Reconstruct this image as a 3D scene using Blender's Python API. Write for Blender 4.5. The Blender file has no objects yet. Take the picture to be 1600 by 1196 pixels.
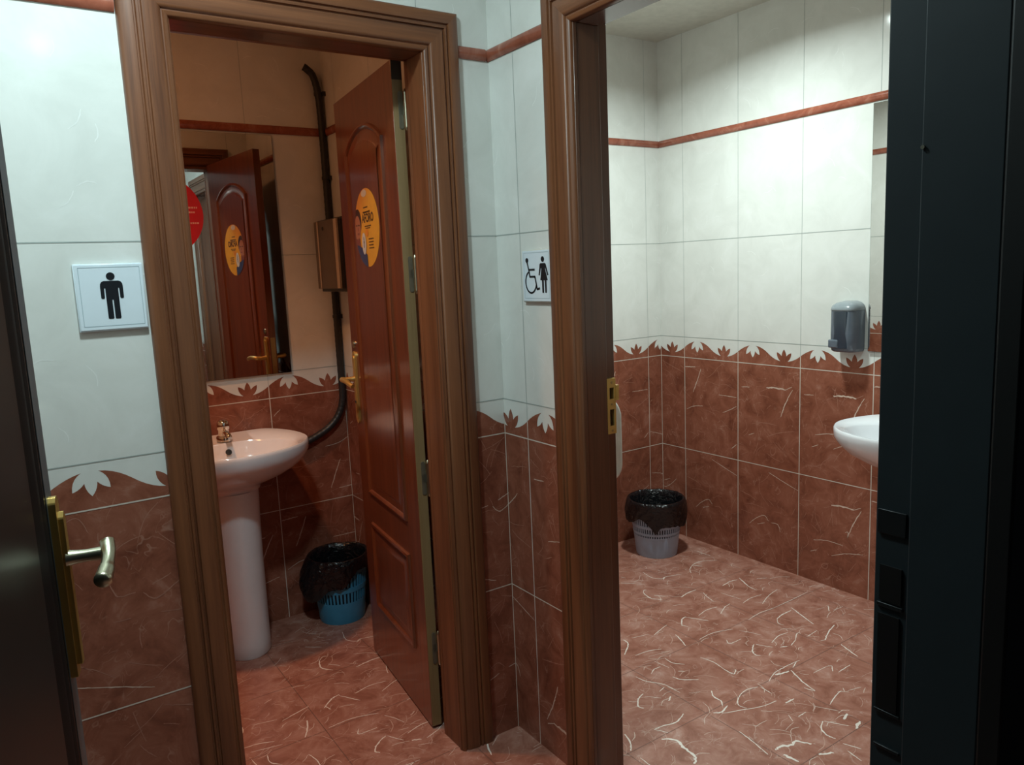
import bpy, bmesh, math, random
from mathutils import Vector, Matrix
from math import sin, cos, pi, radians, sqrt, atan2
from mathutils.geometry import tessellate_polygon

scene = bpy.context.scene
COL = scene.collection
rng = random.Random(7)

# ------------------------------------------------------------------ materials
def nt_new(name):
    m = bpy.data.materials.new(name); m.use_nodes = True
    nt = m.node_tree
    return m, nt, nt.nodes['Principled BSDF']

def ramp(nt, fac, stops):
    r = nt.nodes.new('ShaderNodeValToRGB')
    e = r.color_ramp.elements
    while len(e) < len(stops): e.new(0.5)
    for i, (p, c) in enumerate(stops):
        e[i].position = p; e[i].color = (c[0], c[1], c[2], 1)
    nt.links.new(fac, r.inputs['Fac'])
    return r.outputs['Color']

def coords(nt, scale=(1, 1, 1), kind='Object'):
    tc = nt.nodes.new('ShaderNodeTexCoord'); mp = nt.nodes.new('ShaderNodeMapping')
    mp.inputs['Scale'].default_value = scale
    nt.links.new(tc.outputs[kind], mp.inputs['Vector'])
    return mp.outputs['Vector']

def noise(nt, vec, scale, detail=4, rough=0.55, dist=0.0):
    n = nt.nodes.new('ShaderNodeTexNoise')
    n.inputs['Scale'].default_value = scale; n.inputs['Detail'].default_value = detail
    n.inputs['Roughness'].default_value = rough; n.inputs['Distortion'].default_value = dist
    nt.links.new(vec, n.inputs['Vector'])
    return n.outputs['Fac']

def bump(nt, b, h, strength, dist=0.002):
    bn = nt.nodes.new('ShaderNodeBump'); bn.inputs['Strength'].default_value = strength
    bn.inputs['Distance'].default_value = dist
    nt.links.new(h, bn.inputs['Height']); nt.links.new(bn.outputs['Normal'], b.inputs['Normal'])

def plain(name, col, rough=0.5, metal=0.0, var=0.06, coat=0.0, nscale=30, spec=0.5):
    m, nt, b = nt_new(name)
    v = coords(nt)
    c = ramp(nt, noise(nt, v, nscale), [(0.3, [x * (1 - var) for x in col]), (0.7, [min(1, x * (1 + var)) for x in col])])
    nt.links.new(c, b.inputs['Base Color'])
    b.inputs['Roughness'].default_value = rough; b.inputs['Metallic'].default_value = metal
    b.inputs['Coat Weight'].default_value = coat
    b.inputs['Specular IOR Level'].default_value = spec
    return m

def wood(name, dark, light, axis='z', rough=0.35, coat=0.3, fine=1.0, coat_rough=0.15):
    m, nt, b = nt_new(name)
    s = {'z': (1, 1, 0.035), 'x': (0.035, 1, 1), 'y': (1, 0.035, 1)}[axis]
    v = coords(nt, s)
    n1 = noise(nt, v, 34 * fine, 5, 0.6, 0.3)
    n2 = noise(nt, v, 190 * fine, 3, 0.6)
    mx = nt.nodes.new('ShaderNodeMath'); mx.operation = 'MULTIPLY_ADD'
    nt.links.new(n2, mx.inputs[0]); mx.inputs[1].default_value = 0.35
    nt.links.new(n1, mx.inputs[2])
    c = ramp(nt, mx.outputs[0], [(0.42, dark), (0.62, [(a + c_) / 2 for a, c_ in zip(dark, light)]), (0.9, light)])
    nt.links.new(c, b.inputs['Base Color'])
    b.inputs['Roughness'].default_value = rough
    b.inputs['Coat Weight'].default_value = coat; b.inputs['Coat Roughness'].default_value = coat_rough
    bump(nt, b, n2, 0.08)
    return m

def tile_mat(name, stops, scale, rough, wob=0.05, dist=0.6):
    m, nt, b = nt_new(name)
    v = coords(nt)
    n1 = noise(nt, v, scale, 6, 0.62, dist)
    c = ramp(nt, n1, stops)
    nt.links.new(c, b.inputs['Base Color'])
    b.inputs['Roughness'].default_value = rough
    n2 = noise(nt, v, 5.0, 1, 0.4)
    bump(nt, b, n2, wob, 0.02)
    return m

def marble(name, stops, scale, rough, vcol, vscale, wob=.05, vamt=.55):
    m, nt, b = nt_new(name)
    v = coords(nt)
    n1 = noise(nt, v, scale, 7, 0.66, .7)
    c = ramp(nt, n1, stops)
    def vein(sc, w, mscale, lo):
        n = noise(nt, v, sc, 2, .5, 1.2)
        a = nt.nodes.new('ShaderNodeMath'); a.operation = 'SUBTRACT'; nt.links.new(n, a.inputs[0]); a.inputs[1].default_value = .5
        d = nt.nodes.new('ShaderNodeMath'); d.operation = 'ABSOLUTE'; nt.links.new(a.outputs[0], d.inputs[0])
        f = nt.nodes.new('ShaderNodeMapRange'); f.inputs['From Min'].default_value = 0; f.inputs['From Max'].default_value = w
        f.inputs['To Min'].default_value = 1; f.inputs['To Max'].default_value = 0; nt.links.new(d.outputs[0], f.inputs['Value'])
        k = nt.nodes.new('ShaderNodeMapRange'); k.inputs['From Min'].default_value = lo; k.inputs['From Max'].default_value = lo + .12
        nt.links.new(noise(nt, v, mscale, 3, .6), k.inputs['Value'])
        x = nt.nodes.new('ShaderNodeMath'); x.operation = 'MULTIPLY'; nt.links.new(f.outputs[0], x.inputs[0]); nt.links.new(k.outputs[0], x.inputs[1])
        return x.outputs[0]
    v1 = vein(vscale, .012, vscale * 1.3, .50); v2 = vein(vscale * 2.3, .016, vscale * 1.9, .54)
    ad = nt.nodes.new('ShaderNodeMath'); ad.operation = 'MAXIMUM'; nt.links.new(v1, ad.inputs[0]); nt.links.new(v2, ad.inputs[1])
    cl = nt.nodes.new('ShaderNodeMath'); cl.operation = 'MULTIPLY'; nt.links.new(ad.outputs[0], cl.inputs[0]); cl.inputs[1].default_value = vamt
    mx = nt.nodes.new('ShaderNodeMix'); mx.data_type = 'RGBA'; nt.links.new(cl.outputs[0], mx.inputs['Factor'])
    nt.links.new(c, mx.inputs[6]); mx.inputs[7].default_value = (*vcol, 1)
    nt.links.new(mx.outputs[2], b.inputs['Base Color'])
    b.inputs['Roughness'].default_value = rough
    bump(nt, b, noise(nt, v, 5.0, 1, 0.4), wob, 0.02)
    return m

M = {}
M['red'] = marble('red_marble_tile', [(0.30, (.170, .053, .031)), (0.46, (.255, .085, .050)), (0.60, (.320, .118, .074)), (0.74, (.42, .20, .145))], 11, .17, (.50, .27, .20), 9)
M['floor'] = marble('floor_marble', [(0.30, (.260, .100, .066)), (0.46, (.370, .155, .110)), (0.60, (.46, .225, .170)), (0.74, (.58, .36, .30))], 12, .26, (.66, .47, .40), 10, vamt=.6)
M['white'] = tile_mat('cream_glazed_tile', [(0.30, (.69, .69, .65)), (0.55, (.75, .75, .71)), (0.75, (.80, .80, .77))], 7, .10, wob=.04)
M['vein'] = plain('vein_bright', (.66, .50, .41), .2)
M['vein2'] = plain('vein_faint', (.40, .19, .135), .2)
M['fvein'] = plain('floor_vein_bright', (.88, .77, .69), .22)
M['fvein3'] = plain('floor_vein_medium', (.70, .53, .45), .24)
M['fvein2'] = plain('floor_vein_faint', (.56, .34, .27), .22)
M['wvein'] = plain('cream_vein', (.82, .82, .79), .1)
M['grout'] = plain('pale_grout', (.66, .58, .50), .7)
M['groutw'] = plain('grey_grout', (.36, .40, .38), .6)
M['groutf'] = plain('floor_grout', (.17, .075, .055), .6)
M['border'] = tile_mat('red_listello', [(0.30, (.22, .060, .034)), (0.55, (.33, .10, .06)), (0.72, (.42, .18, .12)), (0.82, (.66, .48, .40))], 14, .14, dist=1.6)
M['plaster'] = plain('painted_ceiling', (.62, .61, .54), .6)
M['body'] = plain('wall_core', (.35, .33, .30), .8)
M['wood_v'] = wood('walnut_frame_upright', (.082, .025, .010), (.230, .084, .034), 'z', rough=.40, coat=.08, coat_rough=.3)
M['wood_h'] = wood('walnut_frame_head', (.082, .025, .010), (.230, .084, .034), 'x', rough=.40, coat=.08, coat_rough=.3)
M['wood_hy'] = wood('walnut_frame_head_side', (.082, .025, .010), (.230, .084, .034), 'y', rough=.40, coat=.08, coat_rough=.3)
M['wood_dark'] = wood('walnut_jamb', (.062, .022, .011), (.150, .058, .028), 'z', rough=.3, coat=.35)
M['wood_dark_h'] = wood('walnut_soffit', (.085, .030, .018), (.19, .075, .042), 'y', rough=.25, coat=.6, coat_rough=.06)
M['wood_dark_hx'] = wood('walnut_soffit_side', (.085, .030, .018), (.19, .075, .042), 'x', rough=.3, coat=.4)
M['leaf'] = wood('red_varnished_door', (.108, .024, .009), (.215, .056, .020), 'z', rough=.28, coat=.6, coat_rough=.12)
M['edge'] = wood('bare_door_edge', (.20, .120, .046), (.31, .205, .095), 'z', rough=.5, coat=0)
M['edge_dark'] = plain('dark_edge_patch', (.055, .038, .024), .6)
M['brass'] = plain('brass', (.62, .40, .12), .36, .65)
M['brass_dull'] = plain('dull_brass', (.42, .31, .14), .35, .85)
M['steel'] = plain('hinge_steel', (.26, .24, .18), .4, .7)
M['satin'] = plain('satin_brass_lever', (.55, .52, .38), .3, 1.0)
M['chrome'] = plain('chrome', (.72, .70, .66), .08, 1.0, var=.02)
M['inox'] = plain('brushed_steel', (.20, .155, .12), .35, .8)
M['inox_highlight'] = plain('steel_highlight_strip', (.62, .50, .38), .35, .6)  # lighter steel with the bevel highlights put into the colour
M['mirror'] = plain('mirror_glass', (.80, .80, .78), .012, 1.0, var=.005)
M['mirror_edge'] = plain('mirror_edge', (.20, .24, .23), .3)
M['ceramic'] = plain('white_ceramic', (.84, .84, .87), .09, 0, var=.015, coat=.4)
M['hole'] = plain('dark_hole', (.02, .02, .02), .6)
M['black_door'] = plain('black_lacquer', (.010, .011, .011), .22, 0, coat=.2)
M['black_panel'] = plain('black_door_panel', (.022, .023, .021), .36, 0, spec=.3)
M['black_mould'] = plain('black_door_moulding', (.006, .007, .007), .55, 0, spec=.15)
M['black_frame'] = plain('black_frame', (.018, .026, .030), .45)
M['reflection_grey'] = plain('grey_edge_reflection', (.17, .21, .23), .38, .5)  # pale wall's reflection on the black door edge, put into the colour
M['black_slot'] = plain('slot_black', (.003, .003, .003), .5)
M['black_steel'] = plain('black_steel', (.016, .017, .018), .4, .3)
M['bag'], _nt, _b = nt_new('black_bin_bag')
_b.inputs['Base Color'].default_value = (.006, .0065, .008, 1); _b.inputs['Roughness'].default_value = .20
_v = coords(_nt); bump(_nt, _b, noise(_nt, _v, 28, 3, .55, 1.5), .75, .012)
M['bin_blue'] = plain('blue_plastic', (.050, .30, .52), .4)
M['bin_grey'] = plain('grey_blue_plastic', (.35, .46, .62), .4)
M['hose'] = plain('black_hose', (.020, .021, .022), .45)
M['sign'] = plain('sign_white', (.74, .82, .88), .25, var=.01)
M['sign_edge'] = plain('sign_ivory_edge', (.62, .60, .52), .4)
M['ink'] = plain('sign_ink', (.008, .010, .014), .4)
M['line'] = plain('sign_line', (.32, .42, .46), .4)
M['yellow'] = plain('sticker_yellow', (.72, .36, .030), .35)
M['yellow2'] = plain('sticker_orange', (.70, .25, .03), .35)
M['navy'] = plain('sticker_navy', (.035, .05, .14), .4)
M['skin'] = plain('sticker_skin', (.40, .17, .10), .4)
M['skin2'] = plain('sticker_skin_shadow', (.22, .06, .05), .4)
M['hair'] = plain('sticker_hair', (.05, .018, .012), .4)
M['badge'] = plain('sticker_pale', (.62, .62, .60), .4)
M['text'] = plain('sticker_text', (.07, .03, .01), .4)
M['red_disc'] = plain('sticker_red', (.62, .012, .022), .4)
M['red_text'] = plain('sticker_red_text', (.85, .45, .45), .4)
M['soap_dark'] = plain('smoked_plastic', (.028, .040, .056), .12, 0, coat=.5)
M['soap_side'] = plain('smoked_plastic_side', (.11, .13, .16), .18, 0, coat=.3)
M['soap_grey'] = plain('grey_plastic', (.25, .28, .30), .25, 0, coat=.3)
M['bar'] = plain('white_plastic', (.78, .82, .76), .3)

# ------------------------------------------------------------------ mesh helper
class MB:
    def __init__(s): s.v = []; s.f = []; s.m = []; s.mats = []
    def mi(s, mat):
        if mat not in s.mats: s.mats.append(mat)
        return s.mats.index(mat)
    def face(s, pts, mat):
        b = len(s.v); s.v += [tuple(p) for p in pts]
        s.f.append(list(range(b, b + len(pts)))); s.m.append(s.mi(mat))
    def grid(s, rows, mat, close_u=True, cap0=False, cap1=False):
        b = len(s.v); n = len(rows[0]); k = s.mi(mat)
        for r in rows: s.v += [tuple(p) for p in r]
        for i in range(len(rows) - 1):
            for j in range(n if close_u else n - 1):
                j2 = (j + 1) % n
                s.f.append([b + i * n + j, b + i * n + j2, b + (i + 1) * n + j2, b + (i + 1) * n + j]); s.m.append(k)
        if cap0: s.f.append([b + j for j in reversed(range(n))]); s.m.append(k)
        if cap1: s.f.append([b + (len(rows) - 1) * n + j for j in range(n)]); s.m.append(k)
    def box(s, x0, x1, y0, y1, z0, z1, mat, T=None):
        T = T or (lambda x, y, z: (x, y, z))
        r0 = [T(x0, y0, z0), T(x1, y0, z0), T(x1, y1, z0), T(x0, y1, z0)]
        r1 = [T(x0, y0, z1), T(x1, y0, z1), T(x1, y1, z1), T(x0, y1, z1)]
        s.grid([r0, r1], mat, True, True, True)
    def poly(s, pts2, mat, T, h):
        tri = tessellate_polygon([[Vector((p[0], p[1], 0)) for p in pts2]])
        b = len(s.v); k = s.mi(mat)
        s.v += [tuple(T(p[0], p[1], h)) for p in pts2]
        for t in tri: s.f.append([b + i for i in t]); s.m.append(k)
    def prism(s, pts2, mat, T, h0, h1):
        s.grid([[T(p[0], p[1], h0) for p in pts2], [T(p[0], p[1], h1) for p in pts2]], mat)
        s.poly(pts2, mat, T, h0); s.poly(pts2, mat, T, h1)
    def tube(s, path, r, mat, n=12, caps=True, rs=None):
        P = [Vector(p) for p in path]; rows = []
        up = None
        for i, p in enumerate(P):
            d = (P[min(i + 1, len(P) - 1)] - P[max(i - 1, 0)]).normalized()
            if up is None:
                up = d.orthogonal().normalized()
            up = (up - d * up.dot(d)).normalized()
            w = d.cross(up)
            rr = rs[i] if rs else r
            rows.append([p + (up * cos(2 * pi * k / n) + w * sin(2 * pi * k / n)) * rr for k in range(n)])
        s.grid(rows, mat, True, caps, caps)
    def lathe(s, prof, mat, c=(0, 0, 0), n=48):
        rows = [[(c[0] + r * cos(2 * pi * k / n), c[1] + r * sin(2 * pi * k / n), c[2] + z) for k in range(n)] for r, z in prof]
        s.grid(rows, mat)
    def build(s, name, parent=None, smooth=35, bevel=0, loc=None, recalc=True, seg=2, sub=0):
        me = bpy.data.meshes.new(name)
        L = Vector(loc) if loc is not None else None
        vs = [tuple(Vector(v) - L) for v in s.v] if L is not None else s.v
        me.from_pydata(vs, [], s.f)
        for m in s.mats: me.materials.append(m)
        me.polygons.foreach_set('material_index', s.m)
        if recalc:
            bm = bmesh.new(); bm.from_mesh(me)
            bmesh.ops.recalc_face_normals(bm, faces=bm.faces); bm.to_mesh(me); bm.free()
        if smooth:
            me.polygons.foreach_set('use_smooth', [True] * len(me.polygons))
            me.set_sharp_from_angle(angle=radians(smooth))
        me.update()
        o = bpy.data.objects.new(name, me); COL.objects.link(o)
        if L is not None: o.location = L
        if parent is not None: o.parent = parent
        if bevel:
            b = o.modifiers.new('bevel', 'BEVEL'); b.width = bevel; b.segments = seg; b.limit_method = 'ANGLE'
        if sub:
            b = o.modifiers.new('sub', 'SUBSURF'); b.levels = sub; b.render_levels = sub
        return o

def tag(o, label, cat, kind=None, group=None):
    o['label'] = label; o['category'] = cat
    if kind: o['kind'] = kind
    if group: o['group'] = group
    return o
def thing(name, label, cat, kind=None, group=None):
    o = bpy.data.objects.new(name, None); COL.objects.link(o)
    o.empty_display_size = .05
    return tag(o, label, cat, kind, group)

def smoothpath(pts, n=6):
    P = [Vector(p) for p in pts]
    if len(P) < 3: return P
    out = []
    for i in range(len(P) - 1):
        p0 = P[max(i - 1, 0)]; p1 = P[i]; p2 = P[i + 1]; p3 = P[min(i + 2, len(P) - 1)]
        for k in range(n):
            t = k / n
            out.append(0.5 * ((2 * p1) + (-p0 + p2) * t + (2 * p0 - 5 * p1 + 4 * p2 - p3) * t * t + (-p0 + 3 * p1 - 3 * p2 + p3) * t ** 3))
    out.append(P[-1]); return out

def circ2(cx, cy, a, b=None, n=36, t0=0, t1=2 * pi):
    b = b or a
    return [(cx + a * cos(t0 + (t1 - t0) * i / n), cy + b * sin(t0 + (t1 - t0) * i / n)) for i in range(n)]

def clip_convex(poly, clip):
    out = list(poly)
    for i in range(len(clip)):
        a, b = clip[i], clip[(i + 1) % len(clip)]
        inside = lambda p: (b[0] - a[0]) * (p[1] - a[1]) - (b[1] - a[1]) * (p[0] - a[0]) >= -1e-12
        src, out = out, []
        for j in range(len(src)):
            p, q = src[j], src[(j + 1) % len(src)]
            ip, iq = inside(p), inside(q)
            if ip: out.append(p)
            if ip != iq:
                d1 = (b[0] - a[0]) * (p[1] - a[1]) - (b[1] - a[1]) * (p[0] - a[0])
                d2 = (b[0] - a[0]) * (q[1] - a[1]) - (b[1] - a[1]) * (q[0] - a[0])
                t = d1 / (d1 - d2); out.append((p[0] + (q[0] - p[0]) * t, p[1] + (q[1] - p[1]) * t))
        if not out: return []
    return out

# ------------------------------------------------------------------ tile patterns
TW, TH, BD = .3198, .45, .0987        # tile width, tile height, decorated band height
ZR, ZD, ZW, ZB = TH, 2 * TH, 2 * TH + BD, 1.9005
ZTOP = 2.38

def q(a, b, c, n=5):                  # quadratic curve points, end excluded
    return [((1 - t) ** 2 * a[0] + 2 * t * (1 - t) * b[0] + t * t * c[0], (1 - t) ** 2 * a[1] + 2 * t * (1 - t) * b[1] + t * t * c[1]) for t in [i / n for i in range(n)]]

def motif_top():
    p = []
    p += q((0, .049), (.030, .072), (.064, .080))
    p += q((.064, .080), (.044, .068), (.0445, .041))
    p += q((.0445, .041), (.058, .044), (.068, .057))
    p += q((.068, .057), (.069, .040), (.080, .028))
    p += q((.080, .028), (.091, .040), (.092, .057))
    p += q((.092, .057), (.102, .044), (.1155, .041))
    p += q((.1155, .041), (.116, .068), (.096, .080))
    p += q((.096, .080), (.128, .077), (.158, .053))
    p += q((.158, .053), (.190, .026), (.222, .022))
    p += q((.222, .022), (.203, .036), (.2045, .059))
    p += q((.2045, .059), (.218, .056), (.228, .044))
    p += q((.228, .044), (.230, .062), (.240, .073))
    p += q((.240, .073), (.250, .062), (.252, .044))
    p += q((.252, .044), (.262, .056), (.2755, .059))
    p += q((.2755, .059), (.277, .036), (.258, .022))
    p += q((.258, .022), (.290, .026), (TW, .049))
    p.append((TW, .049))
    return p

_mt = motif_top() + [(TW, 0), (0, 0)]
_MT_TRI = [[_mt[i] for i in t] for t in tessellate_polygon([[Vector((a, b, 0)) for a, b in _mt]])]

def tpl(lst, x0, x1, ytop, ybot):
    out = []
    for w, pts in lst:
        o = []
        for x, y in pts:
            yt = ytop[0] + (ytop[1] - ytop[0]) * (x - x0) / (x1 - x0)
            yb = ybot[0] + (ybot[1] - ybot[0]) * (x - x0) / (x1 - x0)
            o.append(((x - x0) / (x1 - x0) * TW, TH * (1 - (y - yt) / (yb - yt))))
        out.append((w, o))
    return out
TPL = [
 tpl([(4, [(475, 190), (520, 190), (575, 200)]), (2, [(575, 200), (605, 185)]), (3, [(608, 200), (575, 270), (550, 345)]), (2, [(540, 320), (552, 318), (550, 345)]),
      (2, [(340, 183), (385, 185)]), (2, [(395, 380), (460, 375), (530, 390)]), (2, [(480, 450), (540, 430), (620, 422)]),
      (1, [(405, 275), (425, 320), (430, 345)]), (2, [(380, 440), (410, 430)]), (1, [(440, 210), (480, 195)]), (1, [(480, 540), (520, 570), (560, 590)]),
      (1, [(335, 545), (380, 530)]), (1, [(540, 125), (555, 95)]), (1, [(350, 105), (356, 70)]), (1, [(345, 430), (370, 400), (360, 360)]), (1, [(590, 470), (560, 520)]),
      (1, [(470, 490), (430, 520), (420, 560)]), (1, [(600, 520), (635, 560)])], 320, 645, (55, 85), (575, 650)),
 tpl([(2, [(490, 645), (560, 690), (640, 740)]), (2, [(330, 735), (390, 765), (420, 790)]), (1, [(360, 805), (410, 810), (460, 830)]),
      (2, [(385, 910), (420, 885), (465, 870), (490, 900)]), (2, [(505, 910), (540, 920), (553, 960)]), (1, [(440, 1105), (470, 1080), (490, 1030)]),
      (1, [(580, 1110), (600, 1160), (640, 1150)]), (2, [(430, 915), (470, 910)]), (1, [(355, 970), (350, 1010)]), (1, [(610, 870), (630, 830)]), (1, [(520, 850), (555, 860)]), (1, [(400, 700), (440, 680)])],
     320, 645, (578, 652), (1075, 1190)),
 tpl([(3, [(38, 78), (95, 80)]), (1, [(95, 80), (125, 75)]), (3, [(125, 90), (105, 150), (82, 210)]), (1, [(165, 155), (235, 180)]), (2, [(220, 225), (310, 238)]), (2, [(45, 300), (85, 285), (135, 285)]),
      (1, [(150, 305), (205, 330)]), (2, [(240, 320), (285, 300), (310, 285)]), (1, [(205, 390), (205, 450)]), (1, [(290, 415), (300, 360)]), (1, [(130, 460), (170, 480)]), (2, [(285, 512), (310, 490)]), (1, [(60, 420), (95, 435)])],
     35, 318, (30, 52), (510, 575)),
]
def rot180(t): return [(w, [(TW - x, TH - y) for x, y in p]) for w, p in t]
TPL += [rot180(t) for t in TPL]
VW = {1: .0016, 2: .0026, 3: .0040, 4: .0066, 6: .016}

def ribbon(mb, pts, w, mat, T, h, reg=None, r=rng, step=.006):
    P = smoothpath([(x, y, 0) for x, y in pts], 6)
    Q = [P[0]]
    for p in P[1:]:
        d = (p - Q[-1]).length
        k = max(1, int(d / step))
        a = Q[-1]
        for i in range(1, k + 1): Q.append(a.lerp(p, i / k))
    n = len(Q)
    L = []
    for i, p in enumerate(Q):
        d = Q[min(i + 1, n - 1)] - Q[max(i - 1, 0)]
        if d.length < 1e-9: d = Vector((1, 0, 0))
        d.normalize(); nn = Vector((-d.y, d.x, 0))
        t = i / max(1, n - 1)
        ww = w * .5 * (.25 + .75 * sin(pi * min(1, max(0, .08 + .84 * t))) ** .6) * r.uniform(.65, 1.25)
        j = nn * r.uniform(-.25, .25) * w
        L.append((p + j + nn * ww, p + j - nn * ww))
    for i in range(n - 1):
        c = (L[i][0] + L[i + 1][1]) / 2
        if reg and not (reg[0] < c.x < reg[1] and reg[2] < c.y < reg[3]): continue
        mb.face([T(*L[i][0][:2], h), T(*L[i][1][:2], h), T(*L[i + 1][1][:2], h), T(*L[i + 1][0][:2], h)], mat)

def tile_face(mb, T, regions, ujoint, seed=1, zmax=ZTOP):
    """T(u, z, h) -> world; regions (u0,u1,z0,z1,ujoint or None)"""
    r = random.Random(seed)
    for reg in regions:
        u0, u1, z0, z1 = reg[:4]
        uj = reg[4] if len(reg) > 4 else ujoint
        def rect(a0, a1, b0, b1, mat, h):
            a0 = max(a0, u0); a1 = min(a1, u1); b0 = max(b0, z0); b1 = min(b1, z1)
            if a1 - a0 > 1e-5 and b1 - b0 > 1e-5:
                mb.face([T(a0, b0, h), T(a1, b0, h), T(a1, b1, h), T(a0, b1, h)], mat)
        rect(u0, u1, 0, ZD, M['red'], .0002)
        rect(u0, u1, ZD, zmax, M['white'], .0002)
        k0 = int(math.floor((u0 - uj) / TW)); k1 = int(math.ceil((u1 - uj) / TW))
        clipr = [(u0, z0), (u1, z0), (u1, z1), (u0, z1)]
        for k in range(k0, k1 + 1):
            ub = uj + k * TW
            if z0 < ZD + .01:
                for t in _MT_TRI:
                    pg = [(ub + a, ZD + b) for a, b in t]
                    if (pg[1][0] - pg[0][0]) * (pg[2][1] - pg[0][1]) - (pg[1][1] - pg[0][1]) * (pg[2][0] - pg[0][0]) < 0: pg.reverse()
                    c = clip_convex(pg, clipr)
                    if len(c) >= 3: mb.face([T(a, b, .0004) for a, b in c], M['red'])
            # veins
            for row in (0, 1):
                t = TPL[(k * 2 + row * 3 + seed) % len(TPL)]
                if seed == 6 and 0 <= k <= 3: t = TPL[{(1, 0): 2, (1, 1): 0, (1, 2): 0, (0, 0): 1, (0, 1): 1, (0, 2): 0}.get((row, k), 2)]
                if z0 > row * TH + .3: continue
                for w, pts in t:
                    mat = M['vein'] if w >= 3 or (w == 2 and r.random() < .6) else M['vein2']
                    ribbon(mb, [(ub + a, row * TH + b) for a, b in pts], VW[w], mat, T, .0006, (u0, u1, z0, z1), r)
                for _ in range(16):
                    a, b = r.uniform(.02, TW - .02), r.uniform(.02, TH - .02)
                    an = r.uniform(0, pi); l = r.uniform(.012, .045); cv = r.uniform(-.4, .4)
                    pts = [(ub + a, row * TH + b), (ub + a + l * cos(an), row * TH + b + l * sin(an)), (ub + a + l * cos(an) + l * cos(an + cv), row * TH + b + l * sin(an) + l * sin(an + cv))]
                    ribbon(mb, pts, .0016, M['vein2'], T, .0005, (max(u0, ub + .003), min(u1, ub + TW - .003), max(z0, row * TH), min(z1, row * TH + TH)), r)
            # faint strokes in the cream tiles
            for row in (0, 1, 2):
                zb = ZW + row * TH
                for _ in range(5):
                    a, b = r.uniform(.03, TW - .06), r.uniform(.04, TH - .05)
                    an = r.uniform(0, pi); l = r.uniform(.015, .03)
                    ribbon(mb, [(ub + a, zb + b), (ub + a + l * cos(an), zb + b + l * sin(an)), (ub + a + 2 * l * cos(an + .3), zb + b + 2 * l * sin(an + .3))], .0022, M['wvein'], T, .0004, (u0, u1, z0, min(z1, zmax)), r)
            g = .0016
            rect(ub - g, ub + g, 0, ZD + .049, M['grout'], .0008)
            rect(ub - g * .5, ub + g * .5, ZD + .049, zmax, M['groutw'], .0008)
        for uc in (u0, u1):
            if abs(uc) < 1e-6 or abs(uc - XF) < 1e-6 or abs(uc + YS) < 1e-6 or abs(uc + YM) < 1e-6:
                rect(uc - .0022, uc + .0022, 0, ZD + .04, M['grout'], .0008)
        for z, m, g in ((ZR, 'grout', .0016), (ZD, 'grout', .0016), (ZW, 'groutw', .0012), (ZW + TH, 'groutw', .0012)):
            rect(u0, u1, z - g, z + g, M[m], .0009)

def listello(name, T, spans, label):
    mb = MB()
    prof = [(ZB - .001, 0), (ZB - .001, .004), (ZB + .004, .009), (ZB + .014, .011), (ZB + .024, .009), (ZB + .029, .004), (ZB + .029, 0)]
    for u0, u1 in spans:
        n = max(1, int(round((u1 - u0) / .1)))
        mb.grid([[T(u0 + (u1 - u0) * i / n, z, h) for z, h in prof] for i in range(n + 1)], M['border'], False, False, False)
        mb.face([T(u0, z, h) for z, h in prof], M['border']); mb.face([T(u1, z, h) for z, h in prof], M['border'])
    o = mb.build(name)
    return tag(o, label, 'tile border', 'structure')

# ------------------------------------------------------------------ room dimensions
XL, XF = -1.35, 1.5725          # left wall of hall and men's room / far wall of ladies' room
YM, YS, YN = 1.19, .9515, -1.42 # men's back wall / ladies' left wall / near wall with black frame
WT = .10
TA  = lambda u, z, h: (u, -h, z)              # men's door wall, hall side (u = x)
TAI = lambda u, z, h: (u, WT + h, z)          # same wall, inside the men's room
TB  = lambda u, z, h: (-h, -u, z)             # ladies' door wall, hall side (u = -y)
TBI = lambda u, z, h: (WT + h, -u, z)         # same wall inside the ladies' room
TF  = lambda u, z, h: (XF - h, -u, z)
TS  = lambda u, z, h: (u, YS - h, z)
TM  = lambda u, z, h: (u, YM - h, z)
TL  = lambda u, z, h: (XL + h, u, z)
TN  = lambda u, z, h: (u, YN + h, z)

A0, A1, AZ = -.788, -.196, 1.905    # men's opening (x)
B0, B1, BZ = .353, 1.115, 1.905     # ladies' opening (-y)

# men's door wall
mb = MB()
mb.box(XL, A0 - .03, 0, WT, 0, ZTOP, M['body']); mb.box(A1 + .03, 0, 0, WT, 0, ZTOP, M['body']); mb.box(A0 - .03, A1 + .03, 0, WT, AZ + .03, ZTOP, M['body'])
tile_face(mb, TA, [(XL, A0 - .04, 0, ZTOP, -1.113), (A1 + .04, 0, 0, ZTOP, -.2075), (A0 - .04, A1 + .04, AZ + .04, ZTOP, -.2075)], 0, 1)
tile_face(mb, TAI, [(XL, A0 - .04, 0, ZTOP), (A1 + .04, 0, 0, ZTOP), (A0 - .04, A1 + .04, AZ + .04, ZTOP)], -.1, 2)
tag(mb.build('wall_back', recalc=False, smooth=0), 'tiled hall wall around the doorway with the man sign', 'wall', 'structure')
listello('trim_1', TA, [(XL, A0 - .1), (A1 + .1, -.011)], 'thin red marble border on the wall around the left doorway')
listello('trim_2', TAI, [(XL, A0 - .1), (A1 + .1, -.011)], 'thin red border inside the left room above its doorway side')

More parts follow.
